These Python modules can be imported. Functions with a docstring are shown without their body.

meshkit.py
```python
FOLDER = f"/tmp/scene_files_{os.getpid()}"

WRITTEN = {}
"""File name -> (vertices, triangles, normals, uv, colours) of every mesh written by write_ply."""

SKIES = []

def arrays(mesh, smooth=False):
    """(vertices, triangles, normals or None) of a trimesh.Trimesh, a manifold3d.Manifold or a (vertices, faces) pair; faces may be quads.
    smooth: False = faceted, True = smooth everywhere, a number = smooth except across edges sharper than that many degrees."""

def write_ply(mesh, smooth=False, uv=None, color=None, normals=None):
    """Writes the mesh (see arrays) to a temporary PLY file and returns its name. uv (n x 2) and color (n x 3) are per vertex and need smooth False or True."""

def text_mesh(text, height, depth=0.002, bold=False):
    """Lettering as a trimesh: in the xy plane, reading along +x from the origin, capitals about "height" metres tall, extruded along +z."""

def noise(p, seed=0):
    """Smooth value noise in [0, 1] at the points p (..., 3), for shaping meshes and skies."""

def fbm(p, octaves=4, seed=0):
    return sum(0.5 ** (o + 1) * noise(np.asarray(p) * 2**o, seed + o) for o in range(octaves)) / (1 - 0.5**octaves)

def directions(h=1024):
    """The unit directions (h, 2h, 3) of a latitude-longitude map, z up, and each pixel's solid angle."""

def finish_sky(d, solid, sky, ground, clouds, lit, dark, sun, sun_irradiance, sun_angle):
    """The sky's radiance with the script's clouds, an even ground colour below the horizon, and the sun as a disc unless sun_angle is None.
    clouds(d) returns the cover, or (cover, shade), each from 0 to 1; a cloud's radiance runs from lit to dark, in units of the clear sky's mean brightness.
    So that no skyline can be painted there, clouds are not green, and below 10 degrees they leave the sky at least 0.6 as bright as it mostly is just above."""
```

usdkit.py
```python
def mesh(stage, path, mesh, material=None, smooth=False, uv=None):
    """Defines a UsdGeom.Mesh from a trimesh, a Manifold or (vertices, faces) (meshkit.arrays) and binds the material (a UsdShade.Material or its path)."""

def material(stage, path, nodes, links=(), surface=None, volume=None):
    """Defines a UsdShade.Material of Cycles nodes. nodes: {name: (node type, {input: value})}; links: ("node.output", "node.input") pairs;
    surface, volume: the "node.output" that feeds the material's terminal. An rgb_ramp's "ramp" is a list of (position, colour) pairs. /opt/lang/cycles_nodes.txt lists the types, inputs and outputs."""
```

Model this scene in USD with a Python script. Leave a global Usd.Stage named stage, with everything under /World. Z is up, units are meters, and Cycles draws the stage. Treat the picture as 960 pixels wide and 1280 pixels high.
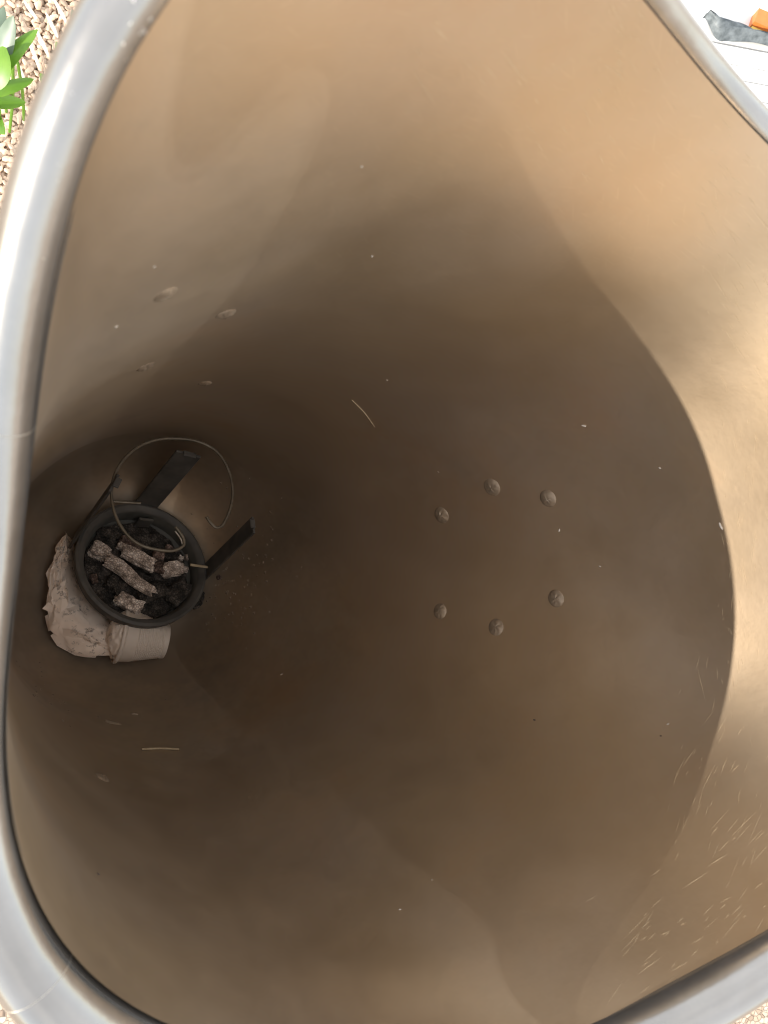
import math, random
import numpy as np, trimesh, usdkit, meshkit
from pxr import Usd, UsdGeom, UsdLux, UsdShade, Gf, Sdf, Vt

stage = Usd.Stage.CreateInMemory()
UsdGeom.SetStageUpAxis(stage, UsdGeom.Tokens.z)
UsdGeom.SetStageMetersPerUnit(stage, 1.0)
UsdGeom.Xform.Define(stage, '/World')
UsdGeom.Scope.Define(stage, '/World/Looks')
rng = np.random.default_rng(7)
PI = math.pi

# ------------------------------------------------------------------ camera, sky, sun, exposure
EXPOSURE = 0.9
SUN_I, SKY_I = 0.9, 0.15
VEIL, VEIL_C = 0.55, (9.0, 8.9, 8.75)
F = 924.0257                                   # focal length in pixels of a 960 x 1280 picture
EYE = np.array([-0.148733, 0.096461, 0.416551])  # the mouth of the pot lies about z = 0
RIGHT = np.array([0.993757, -0.04711, 0.101134])
DOWN = np.array([-0.044823, -0.998688, -0.024773])
FWD = np.array([0.102168, 0.020085, -0.994564])
cam = UsdGeom.Camera.Define(stage, '/World/camera')
M = np.eye(4); M[:3, 0], M[:3, 1], M[:3, 2], M[:3, 3] = RIGHT, -DOWN, -FWD, EYE
cam.AddTransformOp().Set(Gf.Matrix4d(*M.T.ravel().tolist()))
cam.CreateFocalLengthAttr(24.0)
cam.CreateHorizontalApertureAttr(24.0 * 960 / F)
cam.CreateVerticalApertureAttr(24.0 * 1280 / F)
cam.CreateClippingRangeAttr(Gf.Vec2f(0.01, 500))
cam.CreateFStopAttr(8.0); cam.CreateFocusDistanceAttr(0.9)
cam.CreateExposureAttr(EXPOSURE)

SUN_AZ, SUN_EL = 3.57043, 0.36032
SUN = np.array([math.cos(SUN_AZ) * math.cos(SUN_EL), math.sin(SUN_AZ) * math.cos(SUN_EL), math.sin(SUN_EL)])
# a bright hazy sky: thin white veil of cloud over the whole dome
sky = usdkit.material(stage, '/World/Looks/sky', {
    't': ('sky_texture', {'sky_type': 'single_scattering', 'sun_disc': False, 'aerosol_density': 0.35, 'sun_elevation': SUN_EL, 'sun_rotation': math.atan2(SUN[0], SUN[1])}),
    'g': ('texture_coordinate', {}), 'n': ('noise_texture', {'scale': 2.2, 'detail': 5, 'roughness': 0.55}),
    'r': ('map_range', {'from_min': 0.3, 'from_max': 0.7, 'to_min': VEIL - 0.15, 'to_max': VEIL + 0.15, 'clamp': True}), 'm': ('mix', {'color2': VEIL_C}),
    'b': ('background_shader', {'strength': SKY_I})}, [('t.color', 'm.color1'), ('g.generated', 'n.vector'), ('n.fac', 'r.value'), ('r.result', 'm.fac'), ('m.color', 'b.color')], surface='b.background')
dome = UsdLux.DomeLight.Define(stage, '/World/sky')
UsdShade.MaterialBindingAPI.Apply(dome.GetPrim()).Bind(sky)
dome.GetPrim().SetCustomDataByKey('kind', 'structure')
sun = UsdLux.DistantLight.Define(stage, '/World/sun')
sun.CreateIntensityAttr(SUN_I); sun.CreateAngleAttr(0.5); sun.CreateNormalizeAttr(True)
sun.CreateColorAttr(Gf.Vec3f(1.0, 0.93, 0.82))
zx = SUN; xx = np.cross([0, 0, 1.0], zx); xx /= np.linalg.norm(xx); yx = np.cross(zx, xx)
S4 = np.eye(4); S4[:3, 0], S4[:3, 1], S4[:3, 2] = xx, yx, zx
sun.AddTransformOp().Set(Gf.Matrix4d(*S4.T.ravel().tolist()))

# ------------------------------------------------------------------ helpers
taken = {}
def numbered(parent, name):
    k = taken.get((parent, name), -1) + 1
    taken[(parent, name)] = k
    return f'{parent}/{name}' if k == 0 else f'{parent}/{name}_{k:03d}'
def tag(p, label=None, cat=None, group=None, kind=None):
    p = p.GetPrim() if hasattr(p, 'GetPrim') else p
    for k, v in (('label', label), ('category', cat), ('group', group), ('kind', kind)):
        if v: p.SetCustomDataByKey(k, v)
    return p
def obj(name, mesh, mat, parent='/World', smooth=35):
    parent = parent if isinstance(parent, str) else str(parent.GetPath())
    return usdkit.mesh(stage, numbered(parent, name), mesh, mat, smooth=smooth)
def thing(name, label, cat, group=None):
    return tag(UsdGeom.Xform.Define(stage, numbered('/World', name)), label, cat, group)
def unit(v):
    v = np.asarray(v, float); return v / np.linalg.norm(v)
def ray(px):
    return unit(FWD + RIGHT * (px[0] - 480) / F + DOWN * (px[1] - 640) / F)
def on_plane(px, p0, n):
    d = ray(px); return EYE + d * (np.dot(p0 - EYE, n) / np.dot(d, n))
def frame(n, t=None):
    n = unit(n); t = np.array([1.0, 0, 0]) if t is None else np.asarray(t, float)
    t = t - n * (t @ n)
    if np.linalg.norm(t) < 1e-6: t = np.cross(n, [0, 1, 0])
    t = unit(t); return np.stack([t, np.cross(n, t), n], 1)       # columns
def put(mesh, n, p, t=None):
    A = np.eye(4); A[:3, :3] = frame(n, t); A[:3, 3] = p
    m = mesh.copy(); m.apply_transform(A); return m
def grid_faces(nr, nc, wrap=False):
    i, j = np.meshgrid(np.arange(nr - 1), np.arange(nc if wrap else nc - 1), indexing='ij')
    k = (j + 1) % nc
    return np.stack([i * nc + j, i * nc + k, (i + 1) * nc + k, (i + 1) * nc + j], -1).reshape(-1, 4)
def tri(v, f):
    return trimesh.Trimesh(v, np.vstack([f[:, [0, 1, 2]], f[:, [0, 2, 3]]]), process=False)
def tube(pts, r, sides=10, closed=False):
    p = np.asarray(pts, float); n = len(p)
    if closed: t = np.roll(p, -1, 0) - np.roll(p, 1, 0)
    else: t = np.gradient(p, axis=0)
    t /= np.linalg.norm(t, axis=1, keepdims=True)
    a = np.cross(t[0], [0.3, 0.5, 0.8]); N = []
    for k in range(n):
        a = a - t[k] * (a @ t[k]); a /= np.linalg.norm(a); N.append(a)
    N = np.array(N); B = np.cross(t, N)
    ang = np.arange(sides) * 2 * PI / sides
    r = np.broadcast_to(r, (n,))
    v = p[:, None] + r[:, None, None] * (np.cos(ang)[None, :, None] * N[:, None] + np.sin(ang)[None, :, None] * B[:, None])
    v = v.reshape(-1, 3)
    if closed: v = np.vstack([v, v[:sides]]); return tri(v, grid_faces(n + 1, sides, True))
    f = grid_faces(n, sides, True); m = tri(v, f)
    caps = [[0, k + 1, k] for k in range(1, sides - 1)] + [[(n - 1) * sides, (n - 1) * sides + k, (n - 1) * sides + k + 1] for k in range(1, sides - 1)]
    return trimesh.Trimesh(v, np.vstack([m.faces, caps]), process=False)
def lathe(prof, n=48):
    prof = np.asarray(prof, float); a = np.arange(n) * 2 * PI / n
    v = np.stack([prof[:, None, 0] * np.cos(a), prof[:, None, 0] * np.sin(a), prof[:, None, 1] + 0 * a], -1).reshape(-1, 3)
    return tri(v, grid_faces(len(prof), n, True))
def smoothstep(x, a, b):
    t = np.clip((x - a) / (b - a), 0, 1); return t * t * (3 - 2 * t)
def catmull(p, k=8):
    p = np.asarray(p, float); q = np.vstack([2 * p[0] - p[1], p, 2 * p[-1] - p[-2]]); out = []
    for i in range(1, len(q) - 2):
        for t in np.arange(k) / k:
            out.append(0.5 * (2 * q[i] + (q[i + 1] - q[i - 1]) * t + (2 * q[i - 1] - 5 * q[i] + 4 * q[i + 1] - q[i + 2]) * t * t + (3 * q[i] - q[i - 1] - 3 * q[i + 1] + q[i + 2]) * t ** 3))
    return np.array(out + [p[-1]])

# ------------------------------------------------------------------ materials
def look(name, nodes, links, surface='p.BSDF'):
    return usdkit.material(stage, '/World/Looks/' + name, nodes, links, surface=surface)
def plain(name, c1, c2, rough=0.6, metal=0.0, scale=30, bump=0.0, bscale=None, extra=None, rand=0.0, detail=5):
    nodes = {'g': ('texture_coordinate', {}), 'n': ('noise_texture', {'scale': scale, 'detail': detail, 'roughness': 0.6}),
             'r': ('rgb_ramp', {'ramp': [(0.3, c1), (0.7, c2)]}),
             'p': ('principled_bsdf', {'roughness': rough, 'metallic': metal, **(extra or {})})}
    links = [('g.object', 'n.vector'), ('n.fac', 'r.fac')]
    if rand:
        nodes['o'] = ('object_info', {}); nodes['mr'] = ('map_range', {'to_min': 1 - rand, 'to_max': 1 + rand}); nodes['h'] = ('hsv', {})
        links += [('o.random', 'mr.value'), ('mr.result', 'h.value'), ('r.color', 'h.color'), ('h.color', 'p.base_color')]
    else: links += [('r.color', 'p.base_color')]
    if bump:
        nodes['n2'] = ('noise_texture', {'scale': bscale or scale * 3, 'detail': 4}); nodes['b'] = ('bump', {'strength': bump, 'distance': 0.002})
        links += [('g.object', 'n2.vector'), ('n2.fac', 'b.height'), ('b.normal', 'p.normal')]
    return look(name, nodes, links)

# worn brass inside of the pot: broad tarnish clouds, fine mottling, and hair-thin scratches in several directions
nodes = {'g': ('texture_coordinate', {}),
    'big': ('noise_texture', {'scale': 3.2, 'detail': 4, 'roughness': 0.55}),
    'mid': ('noise_texture', {'scale': 11, 'detail': 6, 'roughness': 0.65}),
    'fine': ('noise_texture', {'scale': 160, 'detail': 3, 'roughness': 0.6}),
    'rb': ('rgb_ramp', {'ramp': [(0.25, (0.455, 0.34, 0.21)), (0.5, (0.475, 0.37, 0.26)), (0.75, (0.485, 0.395, 0.31))]}),
    'rm': ('rgb_ramp', {'ramp': [(0.3, (0.80, 0.77, 0.75)), (0.7, (1.0, 1.0, 1.0))]}),
    'mx': ('mix', {'mix_type': 'multiply', 'fac': 0.25}),
    'p': ('principled_bsdf', {'metallic': 1.0, 'roughness': 0.5, 'specular_ior_level': 0.3}),
    'uv': ('uvmap', {'attribute': 'st'}),
    'rr': ('map_range', {'from_min': 0.3, 'from_max': 0.7, 'to_min': 0.46, 'to_max': 0.52}),
    'bp': ('bump', {'strength': 0.10, 'distance': 0.001}),
    'mxs': ('mix', {'mix_type': 'mix', 'color2': (0.86, 0.72, 0.50)}),
    'rs': ('mix_float', {'b': 0.28}),
    'fl': ('math', {'math_type': 'multiply', 'value2': 1.0}),
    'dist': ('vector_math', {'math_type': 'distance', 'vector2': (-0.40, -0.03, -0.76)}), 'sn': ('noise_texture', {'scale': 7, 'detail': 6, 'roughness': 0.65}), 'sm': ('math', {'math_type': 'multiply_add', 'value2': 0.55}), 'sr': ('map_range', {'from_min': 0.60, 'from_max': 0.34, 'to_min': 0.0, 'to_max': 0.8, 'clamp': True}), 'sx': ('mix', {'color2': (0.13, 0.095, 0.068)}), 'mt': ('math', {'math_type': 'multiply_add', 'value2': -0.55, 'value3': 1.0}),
    'ru': ('noise_texture', {'scale': 5.5, 'detail': 5, 'roughness': 0.6}), 'rur': ('map_range', {'from_min': 0.54, 'from_max': 0.72, 'to_max': 0.3, 'clamp': True}), 'rux': ('mix', {'color2': (0.40, 0.21, 0.08)}),
    'sep': ('separate_xyz', {}), 'zr': ('map_range', {'from_min': -0.26, 'from_max': -0.05, 'to_min': 0.0, 'to_max': 0.12, 'clamp': True})}
links = [('g.object', 'big.vector'), ('g.object', 'mid.vector'), ('g.object', 'fine.vector'), ('big.fac', 'rb.fac'), ('mid.fac', 'rm.fac'),
         ('rb.color', 'mx.color1'), ('rm.color', 'mx.color2'), ('mid.fac', 'rr.value'), ('fine.fac', 'bp.height'), ('bp.normal', 'p.normal'),
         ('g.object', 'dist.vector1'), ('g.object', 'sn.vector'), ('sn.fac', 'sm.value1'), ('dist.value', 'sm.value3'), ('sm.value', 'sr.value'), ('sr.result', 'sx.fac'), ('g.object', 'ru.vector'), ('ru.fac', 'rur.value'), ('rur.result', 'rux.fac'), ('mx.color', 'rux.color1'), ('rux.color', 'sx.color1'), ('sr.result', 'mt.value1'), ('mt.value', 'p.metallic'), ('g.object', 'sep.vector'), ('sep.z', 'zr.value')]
prev = None
for i, (rot, sc, th0) in enumerate(((0.15, 1.0, 0.705), (-0.4, 1.3, 0.71), (0.7, 1.15, 0.715), (-0.05, 1.7, 0.70))):
    nodes[f'm{i}'] = ('mapping', {'rotation': (0, 0, rot), 'location': (3.1 * i, 1.7 * i, 0), 'scale': (1, 1, 1)})
    nodes[f'k{i}'] = ('mapping', {'scale': (34 * sc, 1500 * sc, 1)})
    nodes[f's{i}'] = ('noise_texture', {'scale': 1.0, 'detail': 1, 'dimensions': '2D'})
    nodes[f't{i}'] = ('map_range', {'from_min': th0 + 0.06, 'from_max': th0 + 0.12, 'clamp': True})
    links += [('uv.UV', f'm{i}.vector'), (f'm{i}.vector', f'k{i}.vector'), (f'k{i}.vector', f's{i}.vector'), (f's{i}.fac', f't{i}.value')]
    if prev is None: prev = f't{i}.result'
    else:
        nodes[f'a{i}'] = ('math', {'math_type': 'maximum'}); links += [(prev, f'a{i}.value1'), (f't{i}.result', f'a{i}.value2')]; prev = f'a{i}.value'
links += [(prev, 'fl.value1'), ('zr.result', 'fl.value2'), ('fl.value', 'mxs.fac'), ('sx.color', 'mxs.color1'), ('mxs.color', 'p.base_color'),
          ('fl.value', 'rs.fac'), ('rr.result', 'rs.a'), ('rs.result', 'p.roughness')]
BRASS = look('worn_brass', nodes, links)

RIM = look('rim_metal', {'g': ('texture_coordinate', {}), 'n': ('noise_texture', {'scale': 9, 'detail': 5}), 'n2': ('noise_texture', {'scale': 45, 'detail': 3}),
    'r': ('rgb_ramp', {'ramp': [(0.3, (0.27, 0.255, 0.235)), (0.55, (0.35, 0.335, 0.315)), (0.75, (0.30, 0.28, 0.25))]}),
    'rr': ('map_range', {'from_min': 0.3, 'from_max': 0.7, 'to_min': 0.18, 'to_max': 0.3}), 'b': ('bump', {'strength': 0.18, 'distance': 0.002}),
    'p': ('principled_bsdf', {'metallic': 0.92, 'roughness': 0.22})},
    [('g.object', 'n.vector'), ('g.object', 'n2.vector'), ('n.fac', 'r.fac'), ('r.color', 'p.base_color'), ('n.fac', 'rr.value'), ('rr.result', 'p.roughness'), ('n2.fac', 'b.height'), ('b.normal', 'p.normal')])
SHELL = plain('shell_metal', (0.50, 0.48, 0.45), (0.62, 0.60, 0.57), 0.3, 0.9, 12, 0.1)
RIVET = plain('rivet_metal', (0.21, 0.155, 0.105), (0.31, 0.24, 0.17), 0.55, 0.6, 120)
SCUFF = plain('scuff', (0.55, 0.51, 0.46), (0.78, 0.74, 0.69), 0.6, 0.2, 80)
SEAM = plain('weld', (0.30, 0.28, 0.24), (0.4, 0.37, 0.32), 0.4, 0.8, 60)
IRON = plain('soot_iron', (0.03, 0.028, 0.025), (0.08, 0.072, 0.062), 0.65, 0.1, 25, 0.3)
BOWL = plain('sooty_bowl', (0.03, 0.03, 0.026), (0.09, 0.085, 0.072), 0.7, 0.1, 20, 0.3)
WIRE = plain('wire', (0.08, 0.068, 0.05), (0.17, 0.145, 0.11), 0.5, 0.6, 60)
def crackle(name, lo, hi):
    return look(name, {'g': ('texture_coordinate', {}), 'v': ('voronoi_texture', {'scale': 260, 'feature': 'distance_to_edge', 'dimensions': '3D'}),
        'w': ('noise_texture', {'scale': 90, 'detail': 5}), 'mp': ('map_range', {'from_min': 0.0, 'from_max': 0.2, 'clamp': True}),
        'r': ('rgb_ramp', {'ramp': [(0.30, tuple(x * .45 for x in lo)), (0.5, lo), (0.68, hi)]}), 'c': ('mix', {'mix_type': 'multiply', 'fac': 0.5}), 'b': ('bump', {'strength': 0.8, 'distance': 0.002}),
        'p': ('principled_bsdf', {'roughness': 0.95, 'specular_ior_level': 0.1})},
        [('g.object', 'v.vector'), ('g.object', 'w.vector'), ('w.fac', 'r.fac'), ('v.distance', 'mp.value'), ('r.color', 'c.color1'), ('mp.result', 'c.color2'), ('mp.result', 'b.height'), ('b.normal', 'p.normal'), ('c.color', 'p.base_color')])
ASH = crackle('ashy_charcoal', (0.52, 0.42, 0.35), (0.82, 0.71, 0.62))
HALF = crackle('half_burnt_charcoal', (0.15, 0.105, 0.085), (0.30, 0.215, 0.18))
COAL = crackle('black_charcoal', (0.05, 0.044, 0.038), (0.12, 0.10, 0.085))
PAPER = look('paper', {'g': ('texture_coordinate', {}), 'n': ('noise_texture', {'scale': 14, 'detail': 4}), 'd': ('noise_texture', {'scale': 110, 'detail': 6, 'roughness': 0.75}),
    'm': ('noise_texture', {'scale': 20, 'detail': 2}),
    'r': ('rgb_ramp', {'ramp': [(0.3, (0.82, 0.67, 0.55)), (0.7, (0.92, 0.80, 0.69))]}), 'rd': ('map_range', {'from_min': 0.53, 'from_max': 0.62, 'clamp': True}), 'rm': ('map_range', {'from_min': 0.40, 'from_max': 0.55, 'clamp': True}),
    'x': ('math', {'math_type': 'multiply'}), 'x2': ('math', {'math_type': 'multiply', 'value2': 0.75}), 'c': ('mix', {'color2': (0.16, 0.12, 0.09)}), 'p': ('principled_bsdf', {'roughness': 0.9, 'specular_ior_level': 0.2}),
    't': ('translucent_bsdf', {}), 's': ('mix_closure', {'fac': 0.2})},
    [('g.object', 'n.vector'), ('g.object', 'd.vector'), ('g.object', 'm.vector'), ('n.fac', 'r.fac'), ('d.fac', 'rd.value'), ('m.fac', 'rm.value'), ('rd.result', 'x.value1'), ('rm.result', 'x.value2'), ('x.value', 'x2.value1'), ('x2.value', 'c.fac'),
     ('r.color', 'c.color1'), ('c.color', 'p.base_color'), ('c.color', 't.color'), ('p.BSDF', 's.closure1'), ('t.BSDF', 's.closure2')], surface='s.closure')
CUP = look('cup_plastic', {'p': ('principled_bsdf', {'base_color': (0.74, 0.66, 0.58), 'roughness': 0.4}), 't': ('translucent_bsdf', {'color': (0.78, 0.68, 0.58)}), 's': ('mix_closure', {'fac': 0.4})},
    [('p.BSDF', 's.closure1'), ('t.BSDF', 's.closure2')], surface='s.closure')
FLECK = plain('pale_fleck', (0.36, 0.31, 0.25), (0.6, 0.55, 0.48), 0.6, 0, 200)
DARKFLECK = plain('dark_fleck', (0.04, 0.03, 0.025), (0.08, 0.06, 0.05), 0.8, 0, 200)
STRAW = plain('straw', (0.26, 0.2, 0.12), (0.4, 0.32, 0.21), 0.8, 0, 90)
DRYLEAF = plain('dry_leaf', (0.16, 0.12, 0.08), (0.26, 0.2, 0.14), 0.8, 0, 60)
GRIT = plain('grit', (0.07, 0.05, 0.035), (0.26, 0.2, 0.14), 0.9, 0, 150, rand=0.3)
PEBBLE = plain('pebble', (0.50, 0.35, 0.24), (0.70, 0.56, 0.42), 0.7, 0, 40, rand=0.4)
SOIL = look('pebbly_ground', {'g': ('texture_coordinate', {}), 'v': ('voronoi_texture', {'scale': 130, 'randomness': 1.0}), 'e': ('voronoi_texture', {'scale': 130, 'feature': 'distance_to_edge'}),
    's': ('separate_color', {}), 'r': ('rgb_ramp', {'ramp': [(0.0, (0.34, 0.24, 0.17)), (0.5, (0.55, 0.41, 0.29)), (1.0, (0.70, 0.57, 0.44))]}), 'm': ('map_range', {'from_max': 0.12, 'clamp': True}), 'c': ('mix', {'mix_type': 'multiply', 'fac': 0.35}),
    'b': ('bump', {'strength': 0.6, 'distance': 0.004}), 'p': ('principled_bsdf', {'roughness': 0.8})},
    [('g.object', 'v.vector'), ('g.object', 'e.vector'), ('v.color', 's.color'), ('s.r', 'r.fac'), ('e.distance', 'm.value'), ('r.color', 'c.color1'), ('m.result', 'c.color2'), ('m.result', 'b.height'), ('b.normal', 'p.normal'), ('c.color', 'p.base_color')])
def leafmat(name, a, b, trans):
    return look(name, {'g': ('texture_coordinate', {}), 'n': ('noise_texture', {'scale': 30, 'detail': 3}), 'r': ('rgb_ramp', {'ramp': [(0.3, a), (0.7, b)]}),
        'p': ('principled_bsdf', {'roughness': 0.38}), 't': ('translucent_bsdf', {'color': trans}), 's': ('mix_closure', {'fac': 0.35})},
        [('g.object', 'n.vector'), ('n.fac', 'r.fac'), ('r.color', 'p.base_color'), ('p.BSDF', 's.closure1'), ('t.BSDF', 's.closure2')], surface='s.closure')
LEAF = leafmat('leaf', (0.12, 0.25, 0.03), (0.2, 0.36, 0.05), (0.35, 0.6, 0.08))
GREYLEAF = leafmat('grey_leaf', (0.16, 0.22, 0.16), (0.26, 0.32, 0.25), (0.2, 0.3, 0.12))
BLADE = plain('dry_blade', (0.6, 0.55, 0.42), (0.78, 0.74, 0.64), 0.6, 0, 40)
SLAB = plain('pale_slab', (0.72, 0.71, 0.69), (0.82, 0.81, 0.79), 0.7, 0, 25, 0.1)
JOINT = plain('joint_sand', (0.12, 0.12, 0.12), (0.2, 0.2, 0.2), 0.9, 0, 60)
GREYFILM = plain('grey_film', (0.05, 0.06, 0.065), (0.16, 0.18, 0.19), 0.5, 0.0, 90)
ORANGE = plain('orange_plastic', (0.65, 0.17, 0.04), (0.75, 0.24, 0.06), 0.5, 0, 30)
YELLOW = plain('yellow_plastic', (0.75, 0.6, 0.15), (0.8, 0.66, 0.2), 0.5, 0, 30)

# ------------------------------------------------------------------ the pot: form of its wall
R0, TAPER, RT = 0.3, 0.981371, 0.01073
HC = [-0.044945, 0.09899, -0.009184, -0.024703, 0.022874, -0.007256, -0.002833, 0.026718, -0.005417, -0.00377]
RC = [-2.8e-05, 0.013464, -0.003921, -0.006544, -0.000865, -0.013689, -0.001002, -0.004036]
def four(c, t, k0):
    o = 0 * t
    for i in range(len(c) // 2): o = o + c[2 * i] * np.cos((k0 + i) * t) + c[2 * i + 1] * np.sin((k0 + i) * t)
    return o
NT = 420
TH = np.arange(NT) * 2 * PI / NT
HZ = four(HC, TH, 1)
RR = R0 + four(RC, TH, 2)
RRIM = RR * (1 + TAPER * HZ)
OUT = np.stack([np.cos(TH), np.sin(TH), 0 * TH], 1)
sdphi = (TH - (3.573 - PI) + PI) % (2 * PI) - PI
dphi = np.abs((TH - (3.573 - PI) + PI) % (2 * PI) - PI)
view = -ray((178, 705))
UP_IMG = unit(RIGHT * 0.69 - DOWN * 0.72); UP_IMG = unit(UP_IMG - view * (UP_IMG @ view))
UD = math.cos(math.radians(31)) * view + math.sin(math.radians(31)) * UP_IMG     # axis of the fire dish
NF = unit(0.55 * np.array([0, 0, 1.0]) + 0.45 * UD)                            # floor of the leaning pot
FC = on_plane((190, 738), np.array([0, 0, -0.76]), np.array([0, 0, 1.0]))
FR, FB = 0.205, 0.15
FF = frame(NF)
FDIR = np.cos(TH)[:, None] * FF[:, 0] + np.sin(TH)[:, None] * FF[:, 1]
NWR = 74
DK = 2.25
def wall_rows():
    """A wall that is hollow all round: the hull of the lip, the floor's rim and the belly on the side away from the sun, sampled along meridians."""
    from scipy.spatial import ConvexHull
    lip = OUT * RRIM[:, None] + np.array([0, 0, 1.0]) * HZ[:, None]
    ring = FC + FDIR * FR + NF * FB; flat = FC + FDIR * (FR - FB)
    sd = np.degrees(sdphi)
    belly = []
    for fr in (0.35, 0.6, 0.8, 1.0):
        dep = np.clip(np.cos(np.clip((sd + 12) / 92, -1, 1) * PI / 2), 0, 1) ** 0.8
        zb = HZ + (-0.27 - HZ) * fr * dep
        belly.append((OUT * (RRIM + TAPER * RR * (zb - HZ))[:, None] + np.array([0, 0, 1.0]) * zb[:, None])[dep > 0])
    H = ConvexHull(np.vstack([lip, ring, flat] + belly)).equations
    rows = []
    for s in np.linspace(0, 1, NWR):
        c = (1 - s) * np.stack([0 * TH, 0 * TH, HZ], 1) + s * (FC + NF * FB)
        d = (1 - s) * OUT + s * FDIR; d /= np.linalg.norm(d, axis=1, keepdims=True)
        num = -(c @ H[:, :3].T + H[:, 3]); den = d @ H[:, :3].T
        t = np.where(den > 1e-9, num / np.where(den > 1e-9, den, 1), 9).min(1)
        rows.append(c + d * t[:, None])
    rows = np.array(rows)
    # on the far side the lip's taper runs on for a hand's breadth before the wall straightens
    z = rows[..., 2]; R = np.hypot(rows[..., 0], rows[..., 1]); a_ = np.arctan2(rows[..., 1], rows[..., 0])
    Rc = (R0 + four(RC, a_, 2)) * (1 + TAPER * z); sa = np.degrees((a_ - (3.573 - PI) + PI) % (2 * PI) - PI)
    zl = np.interp(sa[0], [8, 28, 48, 70, 85, 105], [-.21, -.17, -.08, .09, .13, .11])
    zl = np.minimum(zl, z[0] - .05)
    fall = np.where(z > zl, (z[0] - z) / (z[0] - zl), (z - z[-1]) / (zl - z[-1]))
    at = np.abs(z - zl).argmin(0); cols = np.arange(NT)
    D = DK * np.clip((R - Rc)[at, cols], 0, .04) * smoothstep(sa[0], 0, 25) * (1 - smoothstep(sa[0], 96, 124))
    D = np.convolve(np.r_[D[-20:], D, D[:20]], np.hanning(41) / np.hanning(41).sum(), 'valid')
    k = 1 - D * fall / R
    rows[..., :2] *= k[..., None]
    rows = list(rows)
    p3 = rows[-1]; k3 = np.linalg.norm(p3 - (FC + NF * FB), axis=1, keepdims=True)
    wd = p3 - rows[-3]; wd /= np.linalg.norm(wd, axis=1, keepdims=True)
    hgt = (p3 - FC) @ NF; tq = np.clip(hgt / np.maximum(-(wd @ NF), .3), 0, .35)
    cor = p3 + wd * tq[:, None]; cor = cor - NF * ((cor - FC) @ NF)[:, None]
    rc_ = np.linalg.norm(cor - FC, axis=1, keepdims=True); cor = FC + (cor - FC) / rc_ * np.clip(rc_, FR - FB + .03, FR)
    p4 = FC + (p3 - FC - NF * FB) / k3 * (FR - FB)
    for t in np.linspace(0, 1, 11)[1:]:
        rows.append((1 - t) ** 2 * p3 + 2 * (1 - t) * t * cor + t * t * p4)
    for t in (0.66, 0.33, 0.02):
        rows.append(FC + (p4 - FC) * t)
    return np.array(rows)
W = wall_rows()
NRW = len(W)
for _ in range(130):                     # ease the hand-hammered bends along and around the wall
    W[1:NWR - 1] = 0.5 * W[1:NWR - 1] + 0.25 * (W[:NWR - 2] + W[2:NWR])
ring_w = (smoothstep(np.arange(NRW), 2, 14) * (1 - smoothstep(np.arange(NRW), 60, 73)))[:, None, None]
for _ in range(200):
    W = W + ring_w * (0.25 * (np.roll(W, 1, 1) + np.roll(W, -1, 1)) - 0.5 * W)
# shallow dents of hand work
dent = (meshkit.fbm(W * 9, 2, 3) - 0.5) * 0.0018
cen = W.mean(1, keepdims=True)
outw = W - cen; outw /= np.linalg.norm(outw, axis=-1, keepdims=True) + 1e-9
fade = smoothstep(np.arange(NRW), 1, 12)[:, None, None] * smoothstep(np.arange(NRW)[::-1], 1, 6)[:, None, None]
W = W + outw * dent[..., None] * fade
inner = tri(W.reshape(-1, 3), grid_faces(NRW, NT, True)[:, ::-1])
inner.merge_vertices() if False else None
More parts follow.
